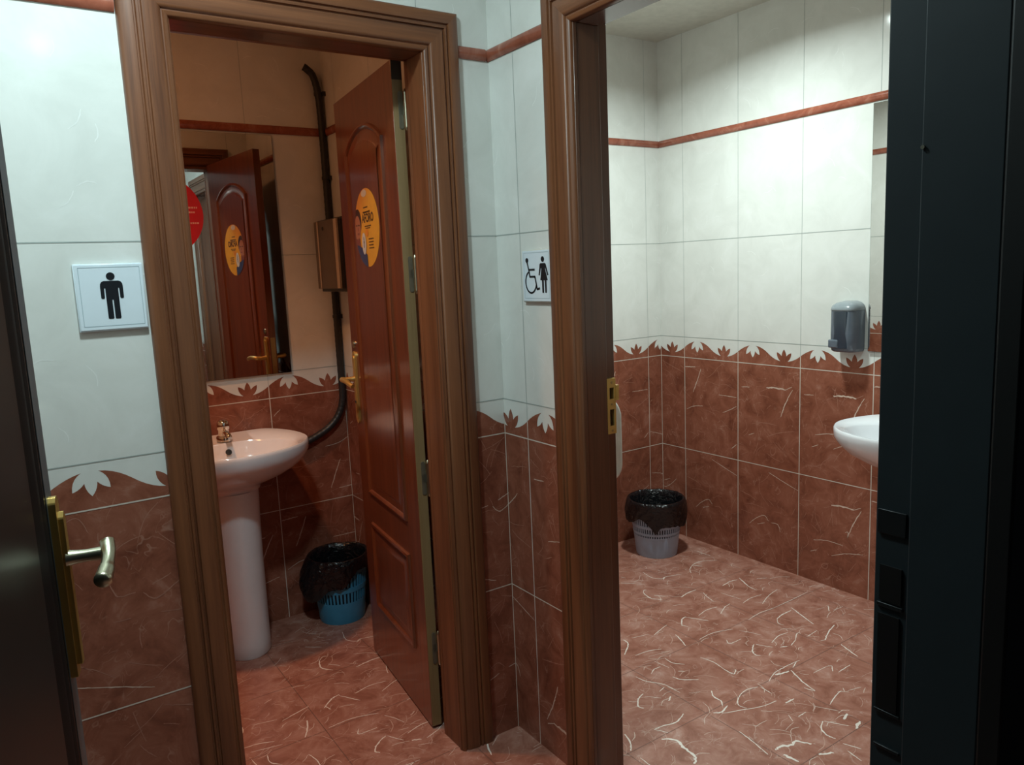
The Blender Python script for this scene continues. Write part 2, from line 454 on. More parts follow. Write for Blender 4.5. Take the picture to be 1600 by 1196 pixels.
# ladies' door wall (continues as the men's right wall)
mb = MB()
YE = YM + .1
mb.box(0, WT, -B0 + .03, YE, 0, ZTOP, M['body']); mb.box(0, WT, YN - .1, -B1 - .03, 0, ZTOP, M['body']); mb.box(0, WT, -B1 - .03, -B0 + .03, BZ + .03, ZTOP, M['body'])
tile_face(mb, TB, [(.0, B0 - .04, 0, ZTOP), (B1 + .04, -YN, 0, ZTOP), (B0 - .04, B1 + .04, BZ + .04, ZTOP)], .1125, 3)
tile_face(mb, TB, [(-YM, -WT, 0, ZTOP)], .21, 4)
tile_face(mb, TBI, [(-YS, B0 - .04, 0, ZTOP), (B1 + .04, -YN, 0, ZTOP), (B0 - .04, B1 + .04, BZ + .04, ZTOP)], .05, 5)
tag(mb.build('wall_right', recalc=False, smooth=0), 'tiled wall around the doorway with the woman and wheelchair sign', 'wall', 'structure')
listello('trim_3', TB, [(.0, B0 - .1), (B1 + .1, -YN)], 'thin red marble border on the wall beside the right doorway')
listello('trim_4', TB, [(-YM, -WT)], 'thin red border on the wall behind the open wooden door')
listello('trim_5', TBI, [(-YS, B0 - .1), (B1 + .1, -YN)], 'thin red border inside the right room on its doorway wall')

mb = MB()
mb.box(XF, XF + .1, YN - .1, YE, 0, ZTOP, M['body']); tile_face(mb, TF, [(-YS, -YN, 0, ZTOP)], -.7956, 6)
tag(mb.build('wall_far', recalc=False, smooth=0), 'far tiled wall of the right room with the soap dispenser', 'wall', 'structure')
listello('trim_6', TF, [(-YS + .011, -YN)], 'thin red marble border on the far wall above the soap dispenser')
mb = MB()
mb.box(WT, XF, YS, YS + .1, 0, ZTOP, M['body']); tile_face(mb, TS, [(WT, XF, 0, ZTOP)], XF - .0894, 7)
tag(mb.build('wall_side', recalc=False, smooth=0), 'narrow tiled wall seen behind the grey waste bin', 'wall', 'structure')
listello('trim_7', TS, [(WT, XF)], 'thin red marble border on the narrow wall behind the grey bin')
mb = MB()
mb.box(XL, 0, YM, YE, 0, ZTOP, M['body']); tile_face(mb, TM, [(XL, 0, 0, ZTOP)], -.308, 8)
tag(mb.build('wall_rear', recalc=False, smooth=0), 'tiled back wall of the left room behind sink and mirror', 'wall', 'structure')
listello('trim_8', TM, [(XL, -.011)], 'thin red border above the mirror over the pedestal sink')
mb = MB()
mb.box(XL - .1, XL, YN - .1, YE, 0, ZTOP, M['body']); tile_face(mb, TL, [(YN, 0, 0, ZTOP), (WT, YM, 0, ZTOP)], .1, 9)
tag(mb.build('wall_left', recalc=False, smooth=0), 'tiled left wall of the hall and the left room', 'wall', 'structure')
NX0, NX1 = -1.305, -.56
mb = MB()
mb.box(XL, NX0 - .045, YN - .1, YN, 0, ZTOP, M['body']); mb.box(NX1 + .05, XF, YN - .1, YN, 0, ZTOP, M['body']); mb.box(NX0 - .045, NX1 + .05, YN - .1, YN, 2.10, ZTOP, M['body'])
tile_face(mb, TN, [(NX1 + .08, 0, 0, ZTOP), (WT, XF, 0, ZTOP)], -.2, 10)
tag(mb.build('wall_front', recalc=False, smooth=0), 'wall holding the black door frame at the photo edge', 'wall', 'structure')

mb = MB(); mb.box(XL - .1, XF + .1, -2.3, YE, ZTOP, ZTOP + .1, M['plaster'])
tag(mb.build('ceiling', smooth=0), 'plain pale ceiling over the rooms', 'ceiling', 'structure')

# floor with its own veined tiles
FS = """2:410,40 450,55 485,65|2:380,160 375,135 395,110 440,95 520,90|3:385,118 440,122|2:120,155 170,185 225,190 240,180 330,165|2:230,195 240,180|1:0,180 25,185|2:0,215 80,215
2:122,268 125,252 140,250|3:120,265 160,295 225,302|2:180,280 240,285|3:325,290 360,268 405,250|1:260,240 330,235 400,240|2:445,265 470,290 500,312|2:420,390 460,360 520,342|2:540,380 560,345 590,325
1:525,140 560,170|3:550,228 590,205 630,195|3:640,185 690,230 730,250|2:735,190 790,185|1:805,190 850,180 915,180|2:660,322 700,295 760,275|2:765,325 800,280 845,248|1:540,265 600,285 650,300|2:690,412 750,375 820,350
1:820,350 920,305 1010,260|3:845,405 870,385 920,362|2:845,405 850,430 880,440|3:920,345 980,390 1040,435|1:1045,360 1100,345|2:1120,335 1125,365|1:1150,360 1200,340|1:1160,265 1210,290|3:330,445 330,410 350,395
2:350,398 430,410 470,415|2:330,440 365,450|2:425,518 500,482 605,462|3:295,492 325,520 350,553|2:180,495 215,465 248,440|1:60,510 150,490|2:570,520 590,540 650,515|1:640,470 700,480 760,495|2:815,535 850,500 905,480
2:945,520 950,490 965,480|2:920,550 945,520|2:1010,500 1060,470|3:1105,520 1120,480 1155,440|1:1080,525 1110,520|1:1165,430 1270,415|2:80,605 150,580 220,570|1:150,610 270,580|2:240,620 280,645 345,652|1:180,635 260,670
3:15,520 40,545 20,600|3:720,545 712,575 725,600 755,605|2:730,545 820,560|3:860,560 900,555|2:430,615 500,640 560,680|3:560,680 610,705 620,680|3:280,720 330,735 420,735|2:310,690 345,690|2:165,705 180,680 215,665
2:80,720 140,745 230,760 320,805|2:800,745 830,700 900,660 965,630|4:835,710 910,690|2:930,670 950,635|3:920,685 980,745 1050,795|2:990,780 1050,797|3:1190,545 1230,575 1280,610|1:1040,700 1110,665 1140,660|2:1140,660 1145,690
2:1175,695 1240,655|3:490,795 500,825 540,850 550,875|3:500,915 545,910 575,875|2:680,890 635,870 640,825 680,790 740,775|2:755,775 815,810|2:545,918 650,900 760,880 840,850|3:890,862 935,838|2:1130,870 1160,825 1190,795
1:1225,795 1300,775|1:1200,780 1210,800|3:125,890 95,880 95,840 120,812|1:130,825 220,835|2:210,800 235,775|3:260,850 270,825|3:180,1005 230,985 300,965 340,920|2:185,1005 255,1022|3:20,1030 50,1070 55,1120
4:220,1055 300,1065 345,1105 400,1150 400,1190|2:640,1015 700,1060 795,1140|4:835,1115 870,1095 920,1090 950,1068 1030,1085|4:880,1140 960,1180|3:1090,960 1085,1000 1115,1035 1160,1055|2:1100,960 1230,985|4:1205,950 1225,920
4:1270,1000 1290,960|2:1200,1080 1300,1110|2:1225,1120 1300,1175|2:960,935 1000,910|1:905,925 930,960|1:1050,880 1180,905|4:1070,1140 1150,1130"""
# photo-survey constants (only used to lay the measured floor veins out on the floor plane)
CAM = Vector((-1.1617, -1.776, 1.358)); YAW, PITCH, ROLL, FPX = 33.8728, -8.452, -2.5231, 1195.1958
def cam_axes():
    a, b, c = radians(YAW), radians(PITCH), radians(ROLL)
    f = Vector((sin(a) * cos(b), cos(a) * cos(b), sin(b)))
    r = f.cross(Vector((0, 0, 1))).normalized(); u = r.cross(f)
    return r * cos(c) + u * sin(c), -r * sin(c) + u * cos(c), f
CR, CU, CF = cam_axes()
def floor_pt(x, y):
    px, py = 970 + x * 380 / 1314, 850 + y * 346 / 1196
    d = CF + CR * ((px - 800) / FPX) - CU * ((py - 598) / FPX)
    t = -CAM.z / d.z
    return (CAM.x + d.x * t, CAM.y + d.y * t)
strokes = []
for line in FS.split('\n'):
    for it in line.split('|'):
        w, pts = it.split(':')
        strokes.append((int(w), [floor_pt(*map(float, p.split(','))) for p in pts.split()]))
TFL = lambda u, v, h: (u, v, h)
mb = MB()
mb.box(XL - .1, XF + .1, -2.3, YE, -.08, 0, M['body'])
mb.face([(XL, -2.3, .0002), (XF, -2.3, .0002), (XF, YM, .0002), (XL, YM, .0002)], M['floor'])
rf = random.Random(5)
for dx, dy in ((0, 0), (-1.28, .32), (-1.28, -.96), (0, -1.28)):
    for w, pts in strokes:
        pp = [(a + dx, b + dy) for a, b in pts]
        if not all(XL < a < XF and -2.2 < b < YM for a, b in pp): continue
        faint = w == 1 and rf.random() < .4
        ribbon(mb, pp, {1: .0020, 2: .0030, 3: .0046, 4: .0085}[w], M['fvein3'] if faint else M['fvein'], TFL, .0005, None, rf)
for _ in range(620):
    a, b = rf.uniform(XL, XF), rf.uniform(-1.4, YM); an = rf.choice([.45, .6, .8, 2.2, 2.5, 2.9]) + rf.uniform(-.25, .25); l = rf.uniform(.012, .032); cv = rf.uniform(-.9, .9)
    ribbon(mb, [(a, b), (a + l * cos(an), b + l * sin(an)), (a + l * cos(an) + l * cos(an + cv), b + l * sin(an) + l * sin(an + cv))], rf.choice([.0018, .0022, .0028]), M['fvein3'], TFL, .00045, (XL, XF, -2.2, YM), rf)
for _ in range(1500):
    a, b = rf.uniform(XL, XF), rf.uniform(-1.4, YM); an = rf.choice([.4, .6, 1.9, 2.4, 2.8]) + rf.uniform(-.35, .35); l = rf.uniform(.012, .045)
    ribbon(mb, [(a, b), (a + l * cos(an), b + l * sin(an)), (a + l * cos(an) + l * cos(an + .5), b + l * sin(an) + l * sin(an + .5))], rf.choice([.0016, .002, .003]), M['fvein2'], TFL, .0004, (XL, XF, -2.2, YM), rf)
for k in range(-6, 8):
    x = -.475 + .3198 * k; g = .0011
    if XL < x < XF: mb.face([(x - g, -2.2, .0003), (x + g, -2.2, .0003), (x + g, YM, .0003), (x - g, YM, .0003)], M['groutf'])
    y = .02 + .3198 * k
    if -2.2 < y < YM: mb.face([(XL, y - g, .0003), (XF, y - g, .0003), (XF, y + g, .0003), (XL, y + g, .0003)], M['groutf'])
tag(mb.build('floor', recalc=False, smooth=0), 'red marbled tile floor with white veins', 'floor', 'structure')

# ------------------------------------------------------------------ wooden door frames
CPROF = [(0, -.012), (0, .004), (.003, .008), (.009, .010), (.0115, .0065), (.014, .0065), (.016, .011), (.022, .013), (.048, .0165), (.0505, .0165), (.0525, .012), (.0555, .012),
         (.0575, .0175), (.062, .0175), (.064, .013), (.067, .013), (.069, .0185), (.090, .0185), (.096, .0155), (.0985, .010), (.0985, .0)]
def casing(T, u0, u1, zt, parent, mh, prof=CPROF):
    def piece(name, fa, fb, mat):
        mb = MB()
        mb.grid([[fa(w, h) for w, h in prof], [fb(w, h) for w, h in prof]], mat, True, True, True)
        return mb.build(name, parent, smooth=50)
    piece('casing_side', lambda w, h: T(u0 - w, 0, h), lambda w, h: T(u0 - w, zt + w, h), M['wood_v'])
    piece('casing_side', lambda w, h: T(u1 + w, 0, h), lambda w, h: T(u1 + w, zt + w, h), M['wood_v'])
    piece('casing_head', lambda w, h: T(u0 - w, zt + w, h), lambda w, h: T(u1 + w, zt + w, h), mh)

def jambs(T, u0, u1, zt, parent, d0, d1, d2, reb, mv, mhh, back):
    """depth runs into the wall: d0 front, d1 rebate line, d2 back"""
    for s, u in ((-1, u0), (1, u1)):
        mb = MB()
        a, b = sorted((u, u + s * back)); c = u + s * reb; a2, b2 = sorted((c, u + s * back))
        mb.box(a, b, 0, zt, -d1, -d0, mv, T=lambda x, y, z: T(x, y, z))
        mb.box(a2, b2, 0, zt + reb, -d2, -d1, mv, T=lambda x, y, z: T(x, y, z))
        # small front bead
        a3, b3 = sorted((u - s * .0025, u + s * .01))
        mb.box(a3, b3, 0, zt, -.010, -.004 + .004, mv, T=lambda x, y, z: T(x, y, z))
        mb.build('jamb', parent, bevel=.0015)
    mb = MB()
    mb.box(u0 - back, u1 + back, zt, zt + back, -d1, -d0, mhh, T=lambda x, y, z: T(x, y, z))
    mb.box(u0 - back, u1 + back, zt + reb, zt + back, -d2, -d1, mhh, T=lambda x, y, z: T(x, y, z))
    mb.build('head_jamb', parent, bevel=.0015)

fr1 = thing('trim_9', 'brown wooden door frame of the left doorway beside the man sign', 'door frame', 'structure')
casing(TA, A0, A1, AZ, fr1, M['wood_h']); casing(TAI, A0, A1, AZ, fr1, M['wood_h'])
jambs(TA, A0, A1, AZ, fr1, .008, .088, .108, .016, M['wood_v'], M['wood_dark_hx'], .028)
fr2 = thing('trim_10', 'brown wooden door frame of the right doorway beside the wheelchair sign', 'door frame', 'structure')
casing(TB, B0, B1, BZ, fr2, M['wood_hy'])
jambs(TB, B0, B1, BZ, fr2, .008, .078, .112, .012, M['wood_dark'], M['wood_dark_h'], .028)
# brass strike plate on the ladies' left jamb
mb = MB()
TJ = lambda x, y, z: (x, -B0 - .0005 - y, z)
zs0, zs1 = .938, 1.078
def slot_plate(mb, x0, x1, z0, z1, holes, t, mat):
    zc = z0
    xi0, xi1 = x0 + .007, x1 - .006
    for a, b in holes:
        mb.box(x0, x1, -.012, t, zc, a, mat, T=TJ)
        mb.box(x0, xi0, -.012, t, a, b, mat, T=TJ); mb.box(xi1, x1, -.012, t, a, b, mat, T=TJ)
        mb.box(xi0, xi1, -.012, -.0118, a, b, M['hole'], T=TJ)
        zc = b
    mb.box(x0, x1, -.012, t, zc, z1, mat, T=TJ)
slot_plate(mb, .076, .103, zs0, zs1, [(.958, 1.000), (1.026, 1.055)], .001, M['brass'])
mb.box(.103, .1115, -.012, .004, 1.022, 1.060, M['brass'], T=TJ)
sp = mb.build('strike_plate', fr2, bevel=.0004); sp['label'] = 'brass strike plate'
mb = MB()
for z in (.946, 1.013, 1.068):
    mb.tube([TJ(.0895, .0005, z), TJ(.0895, .0022, z)], .003, M['brass_dull'], 10)
mb.build('screw', sp)

# ------------------------------------------------------------------ men's door leaf
H0 = Vector((-.215, .145, 0)); LD = Vector((.062, .561, 0)).normalized(); LN = Vector((-LD.y, LD.x, 0))
TLf = lambda u, z, h: tuple(H0 + LD * u + LN * h + Vector((0, 0, z)))
LW, LT, LZ0, LZ1 = .565, .031, .008, 1.918
leaf = thing('door_1', 'reddish varnished wooden door standing open with a yellow sticker', 'door', 'structure')
mb = MB(); mb.box(0, LW, LZ0, LZ1, -LT, 0, M['leaf'], T=lambda x, y, z: TLf(x, y, z))
mb.build('door_slab', leaf, bevel=.0015)
def inset(poly, d):
    n = len(poly); out = []
    for i in range(n):
        p0, p1, p2 = Vector(poly[i - 1]), Vector(poly[i]), Vector(poly[(i + 1) % n])
        e1 = (p1 - p0).normalized(); e2 = (p2 - p1).normalized()
        n1 = Vector((-e1.y, e1.x)); n2 = Vector((-e2.y, e2.x))
        m = (n1 + n2); m = m / max(.3, m.dot(n1))
        out.append(tuple(p1 + m * d))
    return out
def panel(name, poly, side=1):
    mb = MB()
    LV = [(0, .0), (.003, .0075), (.009, .0095), (.014, .0070), (.018, .0015), (.036, .0015), (.050, .0065)]
    rows = []
    for d, h in LV:
        hh = h if side > 0 else -LT - h
        rows.append([TLf(p[0], p[1], hh) for p in inset(poly, d)])
    mb.grid(rows, M['leaf'])
    mb.poly(inset(poly, .050), M['leaf'], lambda a, b, h: TLf(a, b, h), .0065 if side > 0 else -LT - .0065)
    return mb.build(name, leaf, smooth=30)
def arch_poly(u0, u1, z0, zs, rise, n=20):
    w = (u1 - u0) / 2; R = (w * w + rise * rise) / (2 * rise); cz = zs + rise - R; a = math.asin(w / R)
    pts = [(u0, z0), (u1, z0)]
    for i in range(n + 1):
        t = a - 2 * a * i / n
        pts.append((u0 + w + R * sin(t), cz + R * cos(t)))
    return pts
for sd in (1, -1):
    panel('upper_panel', arch_poly(.098, .462, .622, 1.742, .062), sd)
    panel('lower_panel', [(.098, .215), (.462, .215), (.462, .520), (.098, .520)], sd)
mb = MB(); mb.box(-.0012, .0004, LZ0 + .001, 1.868, -LT + .001, -.001, M['edge'], T=lambda x, y, z: TLf(x, y, z))
e = mb.build('edge_strip', leaf); e['label'] = 'bare yellowish hinge edge'
mb = MB(); mb.box(-.0012, .0004, 1.868, LZ1 - .001, -LT + .001, -.001, M['edge_dark'], T=lambda x, y, z: TLf(x, y, z))
e = mb.build('edge_patch', leaf); e['label'] = 'dark top of the hinge edge'
for z in (1.79, 1.355, .775, .255):
    mb = MB()
    pl = [(-.021 + .006 * cos(t) , z + s * .043 + .006 * sin(t)) for s, t in [(1, pi * i / 8) for i in range(9)]] + [(-.021 + .006 * cos(t), z - .043 + .006 * sin(t)) for t in [pi + pi * i / 8 for i in range(9)]]
    mb.prism(pl, M['steel'], lambda a, b, h: TLf(h, b, a), -.0035, -.0010)
    mb.box(-.0035, -.001, z - .012, z + .012, -LT - .002, -.017, M['steel'], T=lambda x, y, zz: TLf(x, y, zz))
    hg = mb.build('hinge', leaf, smooth=40)
    mb = MB(); mb.tube([TLf(-.010, z - .045, -LT - .002), TLf(-.010, z + .045, -LT - .002)], .0052, M['satin'], 12)
    for k in (-.052, .052): mb.tube([TLf(-.010, z + k * .86, -LT - .002), TLf(-.010, z + k * .98, -LT - .002), TLf(-.010, z + k * 1.05, -LT - .002)], .004, M['satin'], 10, rs=[.0055, .0045, .001])
    mb.build('hinge_knuckle', hg, smooth=40)
for sd in (1, -1):
    hb = 0 if sd > 0 else -LT
    mb = MB(); up = .530
    pl = circ2(up, 1.082, .0165, .022, 14, 0, pi) + circ2(up, .878, .0165, .022, 14, pi, 2 * pi)
    mb.prism(pl, M['brass'], lambda a, b, h: TLf(a, b, hb + sd * h), 0, .006)
    pl2 = circ2(up, 1.074, .010, .016, 12, 0, pi) + circ2(up, .886, .010, .016, 12, pi, 2 * pi)
    mb.prism(pl2, M['brass'], lambda a, b, h: TLf(a, b, hb + sd * h), .006, .0085)
    plate = mb.build('handle_plate', leaf, bevel=.0012); plate['label'] = 'long brass handle plate'
    mb = MB()
    path = smoothpath([TLf(up, 1.010, hb + sd * .006), TLf(up, 1.010, hb + sd * .030), TLf(up - .003, 1.011, hb + sd * .047), TLf(up - .016, 1.013, hb + sd * .054), TLf(up - .06, 1.012, hb + sd * .054), TLf(up - .092, 1.006, hb + sd * .052), TLf(up - .108, 1.000, hb + sd * .046)], 5)
    mb.tube(path, .007, M['brass'], 14, rs=[.0095 if i < 3 else .0072 + .0018 * abs(sin(i * .12)) for i in range(len(path))])
    mb.build('lever', plate, smooth=60)
    mb = MB()
    mb.tube([TLf(up, .93, hb + sd * .008), TLf(up, .93, hb + sd * .010)], .005, M['hole'], 12)
    mb.build('keyhole', plate)
    mb = MB(); mb.tube([TLf(up, 1.128, hb + sd * .0005), TLf(up, 1.128, hb + sd * .004), TLf(up, 1.128, hb + sd * .0055)], .011, M['satin'], 20, rs=[.012, .0115, .006])
    mb.build('latch_turn', leaf, smooth=60)
mb = MB(); mb.box(LW - .0003, LW + .0012, .89, 1.10, -LT + .005, -.005, M['brass_dull'], T=lambda x, y, z: TLf(x, y, z))
mb.build('latch_plate', leaf)

# ------------------------------------------------------------------ text helper
def text_mesh(name, body, size, T, u, z, h, mat, parent, flip=False, sx=1.0):
    cu = bpy.data.curves.new(name + '_src', 'FONT'); cu.body = body; cu.size = size; cu.align_x = 'CENTER'; cu.align_y = 'CENTER'
    cu.resolution_u = 4; cu.offset = .0011
    ob = bpy.data.objects.new(name + '_src', cu); COL.objects.link(ob)
    dg = bpy.context.evaluated_depsgraph_get()
    me = bpy.data.meshes.new_from_object(ob.evaluated_get(dg))
    for v in me.vertices:
        v.co = T(u + (-1 if flip else 1) * v.co.x * sx, z + v.co.y, h)
    bpy.data.objects.remove(ob); bpy.data.curves.remove(cu)
    me.materials.clear(); me.materials.append(mat); me.name = name
    o = bpy.data.objects.new(name, me); COL.objects.link(o); o.parent = parent
    return o

# yellow capacity sticker on the leaf (reads from the leaf's left face, so +right = -u)
SU, SZ, SR = .275, 1.500, .117
TSt = lambda a, b, h: TLf(SU - a, SZ + b, .0065 + h)
st = thing('door_sticker', 'round yellow capacity sticker with a portrait on the wooden door', 'sticker')
disc = circ2(0, 0, SR, SR, 64)
mb = MB(); mb.prism(disc, M['yellow'], TSt, .0002, .0006); mb.build('sticker_base', st, smooth=30)
def stk(name, polys, h):
    mb = MB()
    for pg, mat in polys:
        c = clip_convex(pg, disc)
        if len(c) >= 3: mb.poly(c, mat, TSt, h)
    return mb.build(name, st, smooth=0)
def ccw(p):
    a = sum(p[i][0] * p[(i + 1) % len(p)][1] - p[(i + 1) % len(p)][0] * p[i][1] for i in range(len(p)))
    return p if a > 0 else p[::-1]
stk('portrait_hair', [(circ2(-.088, .022, .036, .040, 30), M['hair'])], .0009)
stk('portrait_face', [(circ2(-.092, .004, .030, .038, 30), M['skin']), (ccw([(-.112, -.028), (-.074, -.028), (-.07, -.06), (-.112, -.06)]), M['skin2'])], .0012)
stk('portrait_features', [(circ2(-.078, .012, .007, .0028, 12), M['hair']), (circ2(-.100, .012, .007, .0028, 12), M['hair']), (circ2(-.086, -.014, .011, .0035, 12), M['skin2']), (circ2(-.087, .000, .004, .006, 10), M['skin2'])], .0015)
stk('portrait_shirt', [(ccw([(-.12, -.045), (-.085, -.050), (-.055, -.058), (-.035, -.070), (-.010, -.080), (-.008, -.125), (-.12, -.125)]), M['navy'])], .0018)
stk('portrait_glove', [(circ2(-.034, -.046, .020, .033, 24), M['badge']), (circ2(-.034, -.042, .006, .018, 16), M['soap_grey'])], .0021)
stk('orange_mark', [(circ2(-.002, -.014, .014, .012, 16), M['yellow2'])], .0015)
text_mesh('sticker_word', 'AFORO', .036, TSt, .014, .028, .0012, M['text'], st, sx=.92)
for (a0, a1, b, hh) in ((-.022, .018, .061, .004), (-.030, .040, .047, .005), (-.02, .042, .005, .0035), (-.012, .034, -.001, .003), (.012, .060, -.034, .0035), (.012, .058, -.043, .0035), (.012, .054, -.052, .0035), (.012, .060, -.061, .0035)):
    x = a0; mb = MB()
    r2 = random.Random(int(b * 10000) + 999)
    while x < a1:
        w = r2.uniform(.003, .007); mb.poly([(x, b - hh / 2), (min(x + w, a1), b - hh / 2), (min(x + w, a1), b + hh / 2 * r2.uniform(.6, 1)), (x, b + hh / 2)], M['text'], TSt, .0012); x += w + .0013
    mb.build('text_line', st, smooth=0)
mb = MB(); mb.poly(circ2(-.010, .103, .026, .011, 24), M['badge'], TSt, .0011); mb.build('sticker_emblem', st, smooth=0)

# ------------------------------------------------------------------ signs
def sign_plate(root, T, u0, u1, z0, z1, edge):
    mb = MB(); mb.box(u0, u1, z0, z1, .0012, .009, edge, T=lambda x, y, z: T(x, y, z)); mb.build('sign_backing', root, bevel=.0015)
    mb = MB(); mb.box(u0 + .002, u1 - .002, z0 + .003, z1 - .002, .009, .0105, M['sign'], T=lambda x, y, z: T(x, y, z)); mb.build('sign_face', root, bevel=.0006)
    mb = MB(); g = .0008; a0, a1, b0, b1 = u0 + .009, u1 - .007, z0 + .0105, z1 - .0075
    for r in ((a0, a1, b0 - g / 2, b0 + g / 2), (a0, a1, b1 - g / 2, b1 + g / 2), (a0 - g / 2, a0 + g / 2, b0, b1), (a1 - g / 2, a1 + g / 2, b0, b1)):
        mb.face([T(r[0], r[2], .0109), T(r[1], r[2], .0109), T(r[1], r[3], .0109), T(r[0], r[3], .0109)], M['line'])
    mb.build('sign_outline', root, smooth=0)
s1 = thing('restroom_sign', 'white square sign with a black standing man on the left wall', 'sign')
sign_plate(s1, TA, -1.0185, -.8905, 1.268, 1.4045, M['sign'])
K = .000295; mx, mz = -.9525, 1.3365
man = [(-45, 112), (45, 112), (60, 106), (69, 92), (71, 76), (71, -2), (67, -10), (52, -10), (48, -2), (47, 62), (40, 62), (40, -143), (35, -150), (9, -150), (4, -143), (4, -18), (-4, -18), (-4, -143), (-9, -150), (-35, -150), (-40, -143), (-40, 62), (-47, 62), (-48, -2), (-52, -10), (-67, -10), (-71, -2), (-71, 76), (-69, 92), (-60, 106)]
mb = MB(); mb.poly([(mx + a * K, mz + b * K) for a, b in man], M['ink'], TA, .0112); mb.poly([(mx + a * K, mz + b * K) for a, b in circ2(0, 143, 27)], M['ink'], TA, .0112)
mb.build('man_pictogram', s1, smooth=0)
s2 = thing('restroom_sign', 'white sign with black wheelchair user and woman beside the right doorway', 'sign')
sign_plate(s2, TB, .1315, .2535, 1.2705, 1.4035, M['sign_edge'])
PX = lambda x, y: (.1315 + (x - 195) * .000262, 1.4015 - (y - 150) * .0001515)
mb = MB()
def stroke2(mb, pts, w, T, h, mat):
    P = [Vector((p[0], p[1], 0)) for p in pts]
    for i in range(len(P) - 1):
        d = (P[i + 1] - P[i]).normalized(); n = Vector((-d.y, d.x, 0)) * w / 2; e = d * w * .25
        a, b = P[i] - e, P[i + 1] + e
        mb.poly([(a + n)[:2], (a - n)[:2], (b - n)[:2], (b + n)[:2]], mat, T, h)
stroke2(mb, [PX(288, 350), PX(312, 480), PX(326, 585), PX(408, 585), PX(440, 795), PX(478, 778)], .0050, TB, .0112, M['ink'])
stroke2(mb, [PX(312, 467), PX(404, 467)], .0048, TB, .0113, M['ink'])
wc = [PX(342 + 88 * cos(t), 672 - 182 * sin(t)) for t in [radians(118 + (342 - 118) * i / 30) for i in range(31)]]
stroke2(mb, wc, .0043, TB, .0114, M['ink'])
hx, hz = PX(284, 310); mb.poly(circ2(hx, hz, .0062), M['ink'], TB, .0112)
mb.build('wheelchair_pictogram', s2, smooth=0)
mb = MB()
hx, hz = PX(541, 300); mb.poly(circ2(hx, hz, .0070), M['ink'], TB, .0112)
wom = [(510, 365), (572, 365), (584, 380), (618, 562), (600, 566), (576, 440), (572, 460), (606, 645), (587, 648), (587, 850), (578, 855), (566, 852), (562, 648), (549, 648), (548, 852), (534, 855), (524, 850), (523, 648), (500, 645), (520, 460), (515, 440), (494, 566), (478, 562), (498, 380)]
mb.poly([PX(541 + (p[0] - 541) * 1.12, p[1]) for p in wom], M['ink'], TB, .0112)
mb.build('woman_pictogram', s2, smooth=0)

# ------------------------------------------------------------------ mirrors, red sticker
def make_mirror(T, u0, u1, z0, z1, label):
    t = thing('wall_mirror', label, 'mirror')
    mb = MB(); mb.box(u0, u1, z0, z1, .0015, .011, M['mirror_edge'], T=lambda x, y, z: T(x, y, z)); mb.build('mirror_backing', t)
    mb = MB(); mb.face([T(u0 + .001, z0 + .001, .0114), T(u1 - .001, z0 + .001, .0114), T(u1 - .001, z1 - .001, .0114), T(u0 + .001, z1 - .001, .0114)], M['mirror']); mb.build('mirror_glass', t, smooth=0)
    return t
make_mirror(TM, -.824, -.216, .995, 1.892, 'frameless mirror above the pedestal sink reflecting the wooden door')
make_mirror(TF, .142, .742, .990, 1.893, 'mirror edge on the far wall right of the soap dispenser')
TD = lambda a, b, h: TM(-.628 + a, 1.598 + b, .0118 + h)
rd = thing('mirror_sticker', 'round red sticker on the left part of the mirror', 'sticker')
mb = MB(); mb.prism(circ2(0, 0, .140, .140, 64), M['red_disc'], TD, .0002, .0006); mb.build('sticker_base', rd, smooth=30)
for b, a0, a1 in ((.026, .02, .117), (.010, .03, .112), (-.028, .05, .118), (.055, -.05, .08), (-.06, -.05, .07)):
    mb = MB(); x = a0; r2 = random.Random(int(b * 1000) + 77)
    while x < a1:
        w = r2.uniform(.004, .008); mb.poly([(x, b - .003), (x + w, b - .003), (x + w, b + .003), (x, b + .003)], M['red_text'], TD, .0009); x += w + .002
    mb.build('text_line', rd, smooth=0)

